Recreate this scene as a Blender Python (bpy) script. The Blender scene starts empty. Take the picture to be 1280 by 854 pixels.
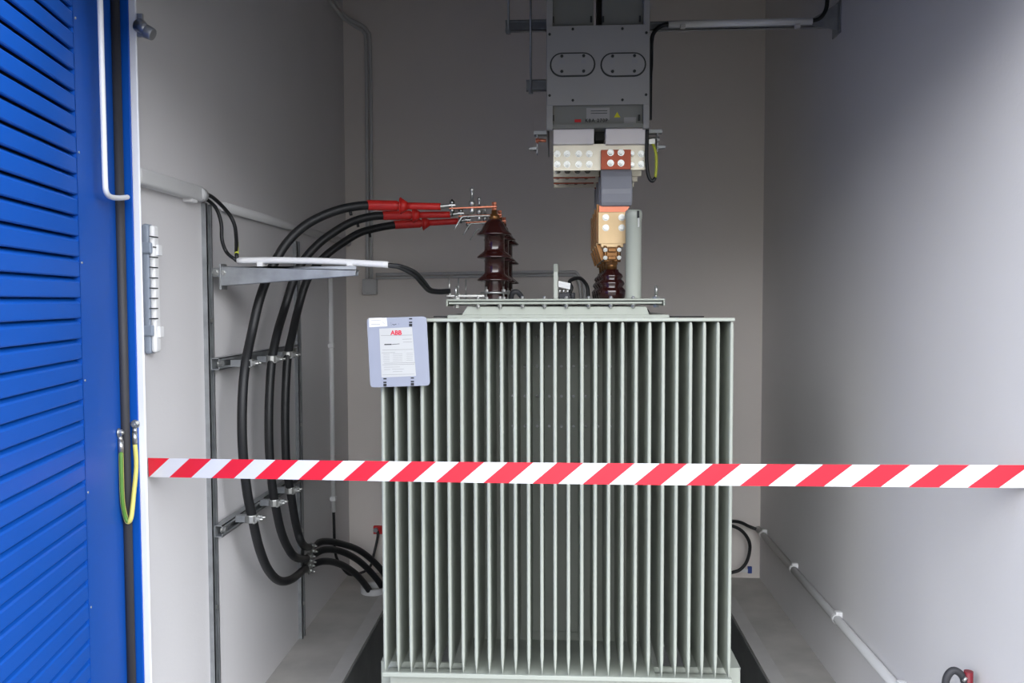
import bpy, bmesh, math, random
from mathutils import Vector, Matrix
random.seed(7)
sc = bpy.context.scene
C = sc.collection

# ---------------------------------------------------------------- camera
F, H = 1070.0, 1.46                     # focal length in pixels of a 1280 wide frame, eye height
VX, VY, ROLL = 57.0/F, 51.0/F, 0.003    # where the room's depth axis vanishes, and the small roll
u0 = VX*math.cos(ROLL) + VY*math.sin(ROLL)
v0 = -VX*math.sin(ROLL) + VY*math.cos(ROLL)
pitch = math.atan(v0)
yaw = math.atan(u0*math.cos(pitch))
R0 = Vector((math.cos(yaw), math.sin(yaw), 0))
U0 = Vector((-math.sin(yaw)*math.sin(pitch), math.cos(yaw)*math.sin(pitch), math.cos(pitch)))
FW = Vector((-math.sin(yaw)*math.cos(pitch), math.cos(yaw)*math.cos(pitch), -math.sin(pitch)))
CR = R0*math.cos(ROLL) - U0*math.sin(ROLL)
CU = R0*math.sin(ROLL) + U0*math.cos(ROLL)
cam = bpy.data.cameras.new('camera'); cam.sensor_width = 36; cam.lens = 36*F/1280; cam.clip_start = .02
co = bpy.data.objects.new('camera', cam); C.objects.link(co); sc.camera = co
m = Matrix((CR, CU, -FW)).transposed().to_4x4(); m.translation = Vector((0, 0, H)); co.matrix_world = m

# ---------------------------------------------------------------- sky and exposure
w = bpy.data.worlds.new('overcast_sky'); sc.world = w; w.use_nodes = True
nt = w.node_tree; nt.nodes.clear()
o = nt.nodes.new('ShaderNodeOutputWorld'); bg = nt.nodes.new('ShaderNodeBackground')
tc = nt.nodes.new('ShaderNodeTexCoord'); sx = nt.nodes.new('ShaderNodeSeparateXYZ'); cr = nt.nodes.new('ShaderNodeValToRGB')
nt.links.new(tc.outputs['Generated'], sx.inputs[0]); nt.links.new(sx.outputs['Z'], cr.inputs[0])
nt.links.new(cr.outputs[0], bg.inputs[0]); nt.links.new(bg.outputs[0], o.inputs[0])
e = cr.color_ramp.elements
e[0].position = 0.0; e[0].color = (.22, .22, .21, 1)
e[1].position = 1.0; e[1].color = (.58, .62, .70, 1)
k = cr.color_ramp.elements.new(.09); k.color = (.36, .36, .355, 1)
k = cr.color_ramp.elements.new(.20); k.color = (1.30, 1.32, 1.36, 1)
k = cr.color_ramp.elements.new(.42); k.color = (1.50, 1.54, 1.62, 1)
k = cr.color_ramp.elements.new(.66); k.color = (.66, .70, .78, 1)
bg.inputs['Strength'].default_value = 4.9
sc.view_settings.view_transform = 'Standard'; sc.view_settings.look = 'None'
sc.view_settings.gamma = 1; sc.view_settings.use_curve_mapping = False
sc.view_settings.exposure = 0.0
sc.cycles.use_denoising = True
sc.cycles.max_bounces = 12; sc.cycles.diffuse_bounces = 8

# ---------------------------------------------------------------- helpers
def ray(x, y): return FW + CR*((x-640)/F) + CU*((427-y)/F)
def PY(x, y, Y): r = ray(x, y); t = Y/r.y; return Vector((r.x*t, Y, H+r.z*t))
def PX(x, y, X): r = ray(x, y); t = X/r.x; return Vector((X, r.y*t, H+r.z*t))
def lin(c):
    c = c/255.; return c/12.92 if c <= .04045 else ((c+.055)/1.055)**2.4
def mat(name, rgb, rough=.5, metal=0., var=.06, scale=6., bump=0., bscale=40., coat=0., spec=.5):
    m = bpy.data.materials.new(name); m.use_nodes = True; t = m.node_tree; b = t.nodes['Principled BSDF']
    b.inputs['Roughness'].default_value = rough; b.inputs['Metallic'].default_value = metal
    b.inputs['Specular IOR Level'].default_value = spec
    if coat: b.inputs['Coat Weight'].default_value = coat; b.inputs['Coat Roughness'].default_value = .12
    c = [lin(v) for v in rgb]
    tc = t.nodes.new('ShaderNodeTexCoord'); nz = t.nodes.new('ShaderNodeTexNoise'); nz.inputs['Scale'].default_value = scale
    nz.inputs['Detail'].default_value = 5
    t.links.new(tc.outputs['Object'], nz.inputs['Vector'])
    r = t.nodes.new('ShaderNodeValToRGB'); t.links.new(nz.outputs['Fac'], r.inputs[0])
    r.color_ramp.elements[0].position = .3; r.color_ramp.elements[1].position = .7
    r.color_ramp.elements[0].color = [v*(1-var) for v in c]+[1]; r.color_ramp.elements[1].color = [min(1, v*(1+var)) for v in c]+[1]
    t.links.new(r.outputs[0], b.inputs['Base Color'])
    if bump:
        n2 = t.nodes.new('ShaderNodeTexNoise'); n2.inputs['Scale'].default_value = bscale; n2.inputs['Detail'].default_value = 4
        t.links.new(tc.outputs['Object'], n2.inputs['Vector'])
        bp = t.nodes.new('ShaderNodeBump'); bp.inputs['Strength'].default_value = bump; bp.inputs['Distance'].default_value = .002
        t.links.new(n2.outputs['Fac'], bp.inputs['Height']); t.links.new(bp.outputs[0], b.inputs['Normal'])
    return m
M = dict(
    wall=mat('painted_wall', (214, 212, 213), .75, var=.03, scale=1.5, bump=.25, bscale=90),
    back=mat('painted_back_wall', (230, 223, 217), .8, var=.03, scale=1.5, bump=.25, bscale=90),
    ceiling=mat('ceiling_concrete', (150, 147, 143), .9, var=.05),
    concrete=mat('concrete_floor', (178, 175, 170), .85, var=.14, scale=5, bump=.4, bscale=60),
    kerb=mat('concrete_edge', (186, 184, 181), .8, var=.06, scale=9, bump=.2),
    pit=mat('pit_dark_grey', (112, 113, 112), .5, var=.2, scale=7),  # plain darker grey for the pit floor and sides
    paving=mat('outdoor_paving', (84, 82, 79), .9, var=.12, scale=3),
    facade=mat('facade_render', (205, 205, 205), .9),
    blue=mat('blue_door_paint', (12, 82, 176), .42, var=.04, scale=3, spec=.3),
    whitepaint=mat('white_frame_paint', (236, 237, 240), .4, var=.02),
    rubber=mat('dark_rubber', (52, 52, 56), .6, var=.1),
    green=mat('grey_green_enamel', (174, 179, 169), .35, var=.03, scale=4, coat=.15, spec=.4),
    darkgasket=mat('gasket', (45, 48, 46), .7),
    steel=mat('galvanised_steel', (158, 161, 163), .45, .7, var=.16, scale=22),
    zinc=mat('bright_zinc', (186, 187, 184), .33, .85, var=.06, scale=30),
    black=mat('black_cable_sheath', (26, 27, 29), .48, var=.15, scale=18),
    red=mat('red_heat_shrink', (196, 36, 30), .45, var=.1, scale=14),
    brown=mat('brown_glazed_porcelain', (48, 18, 16), .14, var=.12, scale=9, coat=.6),
    copper=mat('copper', (204, 126, 98), .38, .6, var=.1, scale=16),
    brass=mat('brass', (206, 178, 136), .42, .45, var=.07, scale=16),
    boltsteel=mat('bolt_steel', (150, 152, 150), .22, 1., var=.1, scale=60),
    darkcopper=mat('dark_copper', (158, 78, 56), .4, .6, var=.1, scale=16),
    bronze=mat('bronze_clamp', (128, 90, 52), .33, .7, var=.15, scale=25),
    tin=mat('tinned_bar', (226, 220, 202), .42, .6, var=.05, scale=12),
    trunk=mat('trunking_grey', (152, 151, 148), .5, var=.03, scale=4),
    trunkin=mat('trunking_inner_grey', (122, 123, 117), .55, var=.04),
    white=mat('white_plastic', (230, 230, 230), .45, var=.02),
    lgrey=mat('light_grey_plastic', (196, 196, 196), .5, var=.03),
    bgrey=mat('blue_grey_plastic', (142, 152, 166), .4, var=.04),
    sleeve=mat('grey_sleeve', (150, 152, 160), .28, var=.05, coat=.3),
    yg=mat('yellow_green_sheath', (190, 196, 60), .5, var=.12, scale=30),
    yellow=mat('yellow_sheath', (214, 204, 110), .5, var=.08, scale=30),
    lime=mat('green_stripe', (92, 138, 56), .5, var=.06),
    alu=mat('aluminium_plate', (158, 163, 178), .4, .2, var=.04, scale=5),
    paper=mat('paper_label', (196, 197, 195), .6, var=.01),
    printgrey=mat('print_grey', (150, 150, 150), .7),
    ink=mat('dark_ink', (40, 42, 44), .7),
    redink=mat('red_ink', (214, 40, 70), .6),
    redsign=mat('red_mark', (200, 30, 34), .6),
    yellowsign=mat('yellow_mark', (200, 196, 30), .6),
    bluesign=mat('blue_plastic', (52, 76, 150), .5),
    redpl=mat('red_plastic', (120, 22, 34), .45),
    epoxy=mat('white_insulator', (236, 230, 227), .5, var=.03),
)

class MB:
    def __init__(s): s.v = []; s.f = []; s.sm = []; s.ch = []
    def add(s, vs, fs, smooth=False):
        n = len(s.v); s.ch.append((n, len(s.f), n+len(vs), len(s.f)+len(fs))); s.v += [Vector(v) for v in vs]; s.f += [[i+n for i in f] for f in fs]; s.sm += [smooth]*len(fs); return s
    def box(s, a, b, M_=None):
        x0, y0, z0 = a; x1, y1, z1 = b
        vs = [Vector(p) for p in ((x0,y0,z0),(x1,y0,z0),(x1,y1,z0),(x0,y1,z0),(x0,y0,z1),(x1,y0,z1),(x1,y1,z1),(x0,y1,z1))]
        if M_: vs = [M_ @ v for v in vs]
        return s.add(vs, [(0,3,2,1),(4,5,6,7),(0,1,5,4),(1,2,6,5),(2,3,7,6),(3,0,4,7)])
    def frame(s, d):
        d = d.normalized(); a = Vector((0,0,1)) if abs(d.z) < .9 else Vector((1,0,0))
        x = d.cross(a).normalized(); return x, x.cross(d).normalized()
    def cyl(s, a, b, r, r2=None, n=16, smooth=True):
        a = Vector(a); b = Vector(b); r2 = r if r2 is None else r2; x, y = s.frame(b-a)
        ring = lambda c, q: [c+(x*math.cos(2*math.pi*i/n)+y*math.sin(2*math.pi*i/n))*q for i in range(n)]
        vs = ring(a, r)+ring(b, r2)
        s.add(vs, [(i, (i+1) % n, n+(i+1) % n, n+i) for i in range(n)], smooth)
        s.add(ring(a, r), [list(range(n))[::-1]]); s.add(ring(b, r2), [list(range(n))]); return s
    def tube(s, pts, r, n=12, sub=5):
        P = [Vector(p) for p in pts]
        if len(P) > 2 and sub > 1:
            Q = []; E = [P[0]*2-P[1]]+P+[P[-1]*2-P[-2]]
            for i in range(1, len(E)-2):
                p0, p1, p2, p3 = E[i-1:i+3]
                for k in range(sub):
                    t = k/sub
                    Q.append(.5*((2*p1)+(p2-p0)*t+(2*p0-5*p1+4*p2-p3)*t*t+(3*p1-p0-3*p2+p3)*t**3))
            Q.append(P[-1]); P = Q
        rr = r if callable(r) else (lambda t: r)
        x, y = s.frame(P[1]-P[0]); rings = []
        for i, p in enumerate(P):
            d = (P[min(i+1, len(P)-1)]-P[max(i-1, 0)]).normalized()
            x = (x-d*x.dot(d)).normalized(); y = d.cross(x)
            q = rr(i/(len(P)-1))
            rings.append([p+(x*math.cos(2*math.pi*k/n)+y*math.sin(2*math.pi*k/n))*q for k in range(n)])
        vs = [v for g in rings for v in g]
        s.add(vs, [(i*n+k, i*n+(k+1) % n, (i+1)*n+(k+1) % n, (i+1)*n+k) for i in range(len(P)-1) for k in range(n)], True)
        s.add(rings[0], [list(range(n))[::-1]]); s.add(rings[-1], [list(range(n))]); return s
    def lathe(s, prof, c, n=28, axis='Z'):
        c = Vector(c); ax = {'Z': lambda r, a, h: Vector((r*math.cos(a), r*math.sin(a), h)),
                             'X': lambda r, a, h: Vector((h, r*math.cos(a), r*math.sin(a))),
                             'Y': lambda r, a, h: Vector((r*math.cos(a), h, r*math.sin(a)))}[axis]
        vs = [c+ax(r, 2*math.pi*k/n, h) for r, h in prof for k in range(n)]
        fs = [(i*n+k, i*n+(k+1) % n, (i+1)*n+(k+1) % n, (i+1)*n+k) for i in range(len(prof)-1) for k in range(n)]
        s.add(vs, fs, True); return s
    def prism(s, poly, off):
        off = Vector(off); P = [Vector(p) for p in poly]; n = len(P); vs = P+[p+off for p in P]
        return s.add(vs, [list(range(n)), list(range(n, 2*n))[::-1]]+[(i, n+i, n+(i+1) % n, (i+1) % n) for i in range(n)])
    def hexbolt(s, c, d, r=.011, h=.007, washer=True, stud=0.):
        c = Vector(c); d = Vector(d).normalized()
        if washer: s.cyl(c-d*.001, c+d*.0018, r*1.35, n=16)
        s.cyl(c, c+d*(h+.0018), r, r*.97, n=6, smooth=False)
        if stud: s.cyl(c, c+d*(h+stud), r*.55, n=8)
        return s
    def parts(s, gap=.0006):
        """the separate pieces of this builder, chunks that touch kept together"""
        bb = []
        for v0, f0, v1, f1 in s.ch:
            P = s.v[v0:v1]; bb.append([[min(p[i] for p in P)-gap for i in range(3)], [max(p[i] for p in P)+gap for i in range(3)]])
        n = len(bb); g = list(range(n))
        def fd(i):
            while g[i] != i: i = g[i]
            return i
        for i in range(n):
            for j in range(i):
                if all(bb[i][0][k] <= bb[j][1][k] and bb[j][0][k] <= bb[i][1][k] for k in range(3)): g[fd(i)] = fd(j)
        out = {}
        for i, (v0, f0, v1, f1) in enumerate(s.ch):
            m_ = out.setdefault(fd(i), MB())
            m_.add(s.v[v0:v1], [[q-v0 for q in f] for f in s.f[f0:f1]]); m_.sm[-(f1-f0):] = s.sm[f0:f1]
        return list(out.values())
    def build(s, name, material, parent=None, bevel=0., root=None, seg=2, split=False):
        if split:
            for p in s.parts(): o = p.build(name, material, parent, bevel, root, seg)
            return o
        me = bpy.data.meshes.new(name); off = Vector(ROOTLOC.get(parent.name if parent else '', (0,0,0)))
        me.from_pydata([v-off for v in s.v], [], s.f); me.polygons.foreach_set('use_smooth', s.sm)
        b = bmesh.new(); b.from_mesh(me); bmesh.ops.remove_doubles(b, verts=b.verts, dist=1e-6)
        bmesh.ops.recalc_face_normals(b, faces=b.faces); b.to_mesh(me); b.free(); me.update()
        o = bpy.data.objects.new(name, me); C.objects.link(o)
        me.materials.append(M[material] if isinstance(material, str) else material)
        if parent: o.parent = parent; ROOTLOC[o.name] = tuple(off)
        if bevel:
            bv = o.modifiers.new('bevel', 'BEVEL'); bv.width = bevel; bv.segments = seg; bv.limit_method = 'ANGLE'; bv.angle_limit = .7
        return o
ROOTLOC = {}
def tag(o, label=None, cat=None, group=None, kind=None):
    if label: o['label'] = label
    if cat: o['category'] = cat
    if group: o['group'] = group
    if kind: o['kind'] = kind
    return o
def thing(name, loc, label, cat, group=None):
    o = bpy.data.objects.new(name, None); C.objects.link(o); o.location = loc; o.empty_display_size = .05
    ROOTLOC[o.name] = tuple(loc); return tag(o, label, cat, group)
def copy_tree(o, parent=None, offset=None):
    c = o.copy(); C.objects.link(c)
    ROOTLOC[c.name] = ROOTLOC.get(o.name, (0,0,0))
    if parent: c.parent = parent
    if offset: c.location = Vector(c.location)+Vector(offset)
    for ch in list(o.children): copy_tree(ch, c)
    return c
def text(name, s, loc, size, material, parent, extrude=.0003, bold=0., align='CENTER', spacing=1., tilt=0.):
    cu = bpy.data.curves.new(name, 'FONT'); cu.body = s; cu.size = size; cu.extrude = extrude; cu.offset = bold
    cu.align_x = align; cu.align_y = 'CENTER'; cu.resolution_u = 3; cu.space_character = spacing
    o = bpy.data.objects.new(name, cu); C.objects.link(o); cu.materials.append(M[material])
    off = Vector(ROOTLOC.get(parent.name, (0,0,0))); o.parent = parent; o.location = Vector(loc)-off
    o.rotation_euler = (math.pi/2, tilt, 0)
    dg = bpy.context.evaluated_depsgraph_get(); me = bpy.data.meshes.new_from_object(o.evaluated_get(dg)); lm = o.matrix_basis.copy()
    bpy.data.objects.remove(o); o = bpy.data.objects.new(name, me); C.objects.link(o)
    me.transform(lm); o.parent = parent; return o
def struct(mb, name, material, **k): return tag(mb.build(name, material, **k), kind='structure')

# ---------------------------------------------------------------- room shell
XL, XR, YB, ZC = -1.12, 1.06, 4.50, 3.20
YL, YR, ZT = 2.19, 1.93, 2.27               # where each side wall ends at the opening, and its head
struct(MB().box((XL-.12, YL, -.5), (XL, YB+.12, ZC)), 'wall_left', 'wall')
struct(MB().box((XR, YR, -.5), (XR+.12, YB+.12, ZC)), 'wall_right', 'wall')
struct(MB().box((XL, YB, -.5), (XR, YB+.12, ZC)), 'wall_back', 'back')
struct(MB().box((XL-.12, 1.95, ZC), (XR+.12, YB+.12, ZC+.15)), 'ceiling', 'ceiling')
struct(MB().box((XL-.12, 1.96, ZT), (XR+.12, 2.2, ZC)), 'wall_front', 'facade')
struct(MB().box((-2.4, 1.62, ZT-.01), (2.4, 1.959, ZT+.09)), 'shade_canopy', 'facade')  # unseen hood added ahead of the lintel to darken the upper walls
PX0, PX1, PY0, PY1 = -.825, .81, 2.35, 4.2
fl = MB()
fl.box((XL, 1.95, -.45), (PX0-.06, YB, 0)); fl.box((PX1+.06, 1.95, -.45), (XR, YB, 0))
fl.box((PX0-.06, 1.95, -.45), (PX1+.06, PY0, 0)); fl.box((PX0-.06, PY1, -.45), (PX1+.06, YB, 0))
struct(fl, 'floor', 'concrete')
kb = MB()
kb.box((PX0-.06, PY0, -.45), (PX0, PY1, .002)); kb.box((PX1, PY0, -.45), (PX1+.06, PY1, .002))
struct(kb, 'trim_1', 'kerb')
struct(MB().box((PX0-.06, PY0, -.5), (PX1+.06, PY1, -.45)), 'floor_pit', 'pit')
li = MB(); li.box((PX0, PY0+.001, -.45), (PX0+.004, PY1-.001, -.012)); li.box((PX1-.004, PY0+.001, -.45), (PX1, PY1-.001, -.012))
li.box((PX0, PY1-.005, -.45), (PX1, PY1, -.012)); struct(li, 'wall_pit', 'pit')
struct(MB().box((-14, -22, -.2), (14, 1.95, -.05)), 'ground', 'paving')
# facade beside the opening, white and blue door frame on the left
fc = MB(); fc.box((-4, 1.96, -.2), (XL-.125, 2.2, ZC+.15)); fc.box((XR+.12, YR, -.2), (4, 2.2, ZC+.15)); struct(fc, 'wall_facade', 'facade')
wx = PY(170.5, 450, YL-.01).x; bx_ = PY(159, 450, YL-.012).x
fr = MB(); wr = PY(180, 450, YL-.01).x
fr.box((wx, YL-.01, 0), (wr, YL-.004, ZT)); fr.box((wx, YL-.004, 0), (XL-.003, YL+.02, ZT)); fr.box((wx, YL-.01, ZT), (XR, YL+.02, ZT+.06)); struct(fr, 'trim_2', 'whitepaint', bevel=.003)
jb = MB(); jb.box((bx_, YL-.012, -.02), (wx+.001, YL+.02, ZT)); jb.box((bx_-.06, YL-.002, -.02), (bx_+.001, YL+.02, ZT)); struct(jb, 'trim_3', 'blue', bevel=.002)

# ---------------------------------------------------------------- blue louvred door leaf, opened outwards
hx, hy = PY(149.5, 450, YL-.035).x, YL-.035
dv = Vector((.19, -1, 0)).normalized(); nv = Vector((dv.y*-1, dv.x, 0)); nv = Vector((1, .19, 0)).normalized()
DM = Matrix.Translation((hx, hy, 0)) @ Matrix((dv, nv, Vector((0,0,1)))).transposed().to_4x4()
door = thing('door_leaf', (hx, hy, 0), 'blue metal louvred door leaf standing open on the left', 'door')
def SD(x, y, off=0.):
    """distance along the leaf, offset from it, height"""
    r = ray(x, y); p0 = Vector((hx, hy, 0))+nv*off; t = (p0-Vector((0, 0, H))).dot(nv)/r.dot(nv)
    p = Vector((0, 0, H))+r*t; return ((p-p0).dot(dv), off, p.z)
SW = SD(103, 450)[0]
def dbox(mb, a, b): return mb.box(a, b, DM)
st = MB(); dbox(st, (.002, -.045, .02), (SW, 0, 2.255)); dbox(st, (.80, -.045, .02), (1.04, 0, 2.255))
dbox(st, (SW, -.045, .02), (.80, 0, .12)); dbox(st, (SW, -.045, 2.17), (.80, 0, 2.255)); st.build('door_frame', 'blue', door, bevel=.002)
dbox(MB(), (SW, -.05, .12), (.80, -.044, 2.17)).build('louvre_gap_dark', 'rubber', door)  # dark sheet supplying the shade seen in the louvre gaps
lv = MB(); z = .12
while z < 2.13:
    # hooded blade: top flush with the panel, bottom leaning out into the view
    pts = [(-.024, .0475), (-.022, .0500), (-.0035, .0385), (-.0010, .0345), (-.0005, .0045), (-.0025, .0020), (-.0075, .0015), (-.0045, .0060), (-.0045, .0345)]
    lv.prism([DM @ Vector((SW+.0005, y_, z+h_)) for y_, h_ in pts], (DM.to_3x3() @ Vector((.799-SW, 0, 0))))
    z += .0465
lv.build('louvre_panel', 'blue', door)
sm = MB(); sx_ = PY(154.5, 450, YL-.03).x; sm.cyl((sx_, YL-.03, .02), (sx_, YL-.03, 2.255), .0118, n=14); sm.build('edge_seal', 'rubber', door)
stay = MB()
rp_ = [SD(x, y, .03) for x, y in ((124, -25), (125, 0), (127.5, 90), (130, 180), (131.3, 225), (132.5, 239), (137, 245.5), (146, 247.5), (156, 247), (159, 246.5))]
rp_ = [(rp_[0][0], .0, 2.262), (rp_[0][0], .022, 2.26), (rp_[0][0], .03, 2.255)]+rp_[1:]
stay.tube([DM @ Vector(p) for p in rp_], .0066, n=12)
stay.build('stay_rod', 'whitepaint', door)
rv = MB()
for zz in (.35, .75, 1.02, 1.28, 1.55, 1.80, 2.1):
    rv.cyl(DM @ Vector((SW-.012, -.001, zz)), DM @ Vector((SW-.012, .0015, zz)), .0030, n=10)
rv.build('rivet', 'zinc', door, split=True)
# earthing strap between door stile and frame
es = thing('earthing_strap', PY(160, 650, 2.15), 'yellow-green earthing strap looping from blue door to frame', 'cable')
qa = SD(147, 541); A = DM @ Vector((qa[0], .001, qa[2])); B = Vector((PY(171, 530, YL-.014).x-.004, YL-.0125, PY(171, 530, YL-.01).z))
for P, nm in ((A, nv), (B, Vector((0,-1,0)))):
    lg = MB(); side = Vector((0, 0, -1))
    lg.cyl(P, P+nm*.003, .0115, n=16); lg.cyl(P+nm*.002, P+nm*.010, .0085, n=6, smooth=False); lg.cyl(P+nm*.002, P+nm*.014, .0045, n=10)
    lg.cyl(P+side*.010+nm*.004, P+side*.022+nm*.006, .0055, .0065, n=12); lg.cyl(P+side*.022+nm*.006, P+side*.052+nm*.006, .0068, n=12)
    lg.build('cable_lug', 'zinc', es)
a0 = A+Vector((0,0,-.05))+nv*.006; b0 = B+Vector((0,-.006,-.05))
cx = (a0+b0)/2; zb = PY(163, 651, 2.15).z
es_pts = [a0, a0+Vector((.002,-.004,-.06)), a0.lerp(b0,.16)+Vector((0,-.01,-.13)), Vector((cx.x-.004, cx.y-.014, zb+.014)), Vector((cx.x+.003, cx.y-.014, zb)), Vector((cx.x+.012, cx.y-.014, zb+.016)), a0.lerp(b0,.88)+Vector((0.003,-.01,-.13)), b0+Vector((.004,-.004,-.06)), b0]
MB().tube(es_pts, .0058, n=12).build('sheath', 'yellow', es)
MB().tube([p+Vector((.0012,-.0022,.0)) for p in es_pts[:5]], .0047, n=10).build('green_stripe', 'lime', es)
# latch on the frame
lt = thing('door_catch', (XL-.002, YL-.02, PY(180, 38, 2.22).z), 'round metal door catch on white frame, high up', 'catch')
c0 = PY(171, 31, YL-.02); c1 = PY(190.5, 42, YL-.03)
MB().box((c0.x-.002, YL-.018, c0.z-.030), (c0.x+.014, YL-.0095, c0.z+.030)).build('base_plate', 'steel', lt, bevel=.002)
MB().cyl((c0.x+.004, YL-.016, c0.z), c1-Vector((.012,0,-.006)), .018, .012, n=18).build('stem', 'zinc', lt)
MB().cyl(c1-Vector((.017,0,-.006)), c1+Vector((.002,0,-.003)), .0175, .0155, n=20).build('knob', 'steel', lt, bevel=.002)

# ---------------------------------------------------------------- transformer
TF = thing('power_transformer', (0, 3.4, .12), 'grey-green oil transformer with corrugated fins in room centre', 'transformer')
YF, YW = 2.575, 2.85
N = 27; xa, xb = PY(480, 700, YF).x, PY(912.6, 700, YF).x
zt, zb_ = PY(700, 403, YF).z, PY(697, 845, YF).z
def fin(x):
    f = MB(); t = .0052; y0 = YF; y1 = YW+.003
    zs = [(zb_, .0012), (zb_+.02, .003), (zb_+.055, t), (zt-.02, t), (zt-.004, t*.8), (zt, .003)]
    rows = []
    for z_, h_ in zs:
        yy = y0+(.004 if z_ in (zb_, zt) else 0)
        rows.append([(x-h_, y1, z_), (x-h_, yy+.004, z_), (x-h_*.6, yy+.001, z_), (x, yy, z_), (x+h_*.6, yy+.001, z_), (x+h_, yy+.004, z_), (x+h_, y1, z_)])
    n = 7; vs = [v for r in rows for v in r]
    fs = [(i*n+k, i*n+k+1, (i+1)*n+k+1, (i+1)*n+k) for i in range(len(rows)-1) for k in range(n-1)]
    f.add(vs, fs, False); f.add(rows[0], [list(range(n))]); f.add(rows[-1], [list(range(n))]); return f
for i in range(N):
    fin(xa+(xb-xa)*i/(N-1)).build('cooling_fin', 'green', TF)
# back wall of the corrugation, tank behind with its side fins
tk = MB(); tk.box((xa-.006, YW, zb_+.03), (xb+.006, YW+.012, zt+.004)); tk.box((-.37, YW+.01, zb_-.02), (.37, 3.93, PY(700, 393.5, 2.885).z))
tk.build('tank', 'green', TF, bevel=.002)
sf = MB()
for i in range(24):
    y_ = YW+.05+i*.0415
    for s_ in (-1, 1): sf.box((s_*.365 if s_ > 0 else -.52, y_, zb_+.05), (.52 if s_ > 0 else -.365, y_+.007, zt-.01))
for i in range(26):
    x_ = xa+.02+i*.0405; sf.box((x_-.004, 3.9, zb_+.05), (x_+.004, 4.15, zt-.01))
sf.build('side_fin', 'green', TF, split=True)
rl = MB(); zr = PY(700, 399.5, YF).z
rl.box((xa-.008, YF-.002, zr-.006), (xb+.008, YF+.012, zr+.004))
rl.build('top_rail', 'green', TF, bevel=.002)
tp = MB(); tp.box((xa-.006, YF+.01, zt+.001), (xb+.006, YW+.04, zt+.006))
for i in range(10): tp.box((-.36+i*.08, YW-.05, zt+.005), (-.33+i*.08, YW-.02, zt+.009))
tp.build('top_flange_strip', 'green', TF, bevel=.001)
br = MB(); z_ = zb_
br.box((xa-.008, YF-.004, z_-.012), (xb+.008, YF+.006, z_+.001)); br.build('bottom_rail', 'green', TF, bevel=.001)
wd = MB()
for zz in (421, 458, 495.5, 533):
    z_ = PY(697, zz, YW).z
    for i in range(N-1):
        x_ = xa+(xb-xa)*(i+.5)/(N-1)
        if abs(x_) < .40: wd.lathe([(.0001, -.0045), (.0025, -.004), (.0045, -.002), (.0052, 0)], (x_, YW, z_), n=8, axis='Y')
tag(wd.build('spot_weld_glints', 'whitepaint', TF), kind='stuff')  # weld dimples coloured white to carry their gloss highlights
bf = MB(); 
for s_ in (-1, 1):
    xo = -.565 if s_ < 0 else .572; xi = s_*.40
    bf.box((min(xo, xi), 2.665, zb_-.012), (max(xo, xi), 4.1, zb_-.004)); bf.box((xo-.004 if s_ > 0 else xo, 2.665, zb_-.14), (xo if s_ > 0 else xo+.004, 4.1, zb_-.005))
bf.box((-.565, 2.665, zb_-.14), (.572, 2.673, zb_-.005))
bf.box((-.30, YF+.01, zb_-.010), (.30, YW+.03, zb_-.003)); bf.box((-.53, YF+.055, zb_-.15), (.53, YF+.061, zb_-.010))
bf.box((-.535, YF, zb_-.012), (.53, YF+.06, zb_-.010))
bf.box((-.36, 2.9, .12), (-.28, 4.1, zb_-.01)); bf.box((.28, 2.9, .12), (.36, 4.1, zb_-.01))
bf.build('base_frame', 'green', TF, bevel=.0015)
# lid
LX0, LX1 = PY(557.5, 377, 2.86).x, PY(831.5, 377, 2.86).x
lid = MB(); zl = PY(697, 373.6, 2.86).z
lid.box((LX0, 2.86, zl-.007), (LX1, 3.97, zl)); lid.box((LX0, 2.86, zl-.024), (LX0+.006, 3.97, zl-.006)); lid.box((LX1-.006, 2.86, zl-.024), (LX1, 3.97, zl-.006))
lid.build('lid', 'green', TF, bevel=.003)
MB().box((LX0+.008, 2.868, zl-.0105), (LX1-.008, 3.96, zl-.0068)).build('gasket', 'darkgasket', TF)
fg = MB(); fg.box((LX0+.009, 2.862, zl-.0175), (LX1-.009, 3.96, zl-.0105)); fg.build('tank_flange', 'green', TF, bevel=.002)
cl = MB(); a, b = PY(584, 383, 2.885), PY(808, 383, 2.885); c, d = PY(577, 394, 2.885), PY(812, 395, 2.885)
cl.prism([a, b, d, c], (0, 1.0, 0)); cl.build('collar', 'green', TF, bevel=.002)
dk = MB(); dk.tube([PY(583, 386, 2.95), PY(580.5, 392, 2.95), PY(577, 395.5, 2.95), PY(542, 396, 2.95)], .0022, n=8); dk.tube([PY(809, 386, 2.95), PY(812, 391, 2.95), PY(817, 395.5, 2.95), PY(880, 396, 2.95)], .0022, n=8)
dk.build('dark_strip', 'rubber', TF, split=True)  # thin dark lines at the collar's lower corners
for px in (597.5, 625, 653, 680.5, 708, 736, 763.5, 791.5):
    p = PY(px, 376, 2.875); q = MB(); q.cyl((p.x, 2.876, zl), (p.x, 2.876, zl+.004), .0075, n=14); q.cyl((p.x, 2.876, zl+.003), (p.x, 2.876, zl+.009), .005, n=6, smooth=False)
    q.cyl((p.x, 2.876, zl-.0175), (p.x, 2.876, zl-.0215), .010, n=14); q.cyl((p.x, 2.876, zl-.021), (p.x, 2.876, zl-.028), .0068, n=6, smooth=False); q.cyl((p.x, 2.876, zl-.028), (p.x, 2.876, zl-.033), .0035, n=8)
    q.build('flange_bolt', 'zinc', TF)
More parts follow.
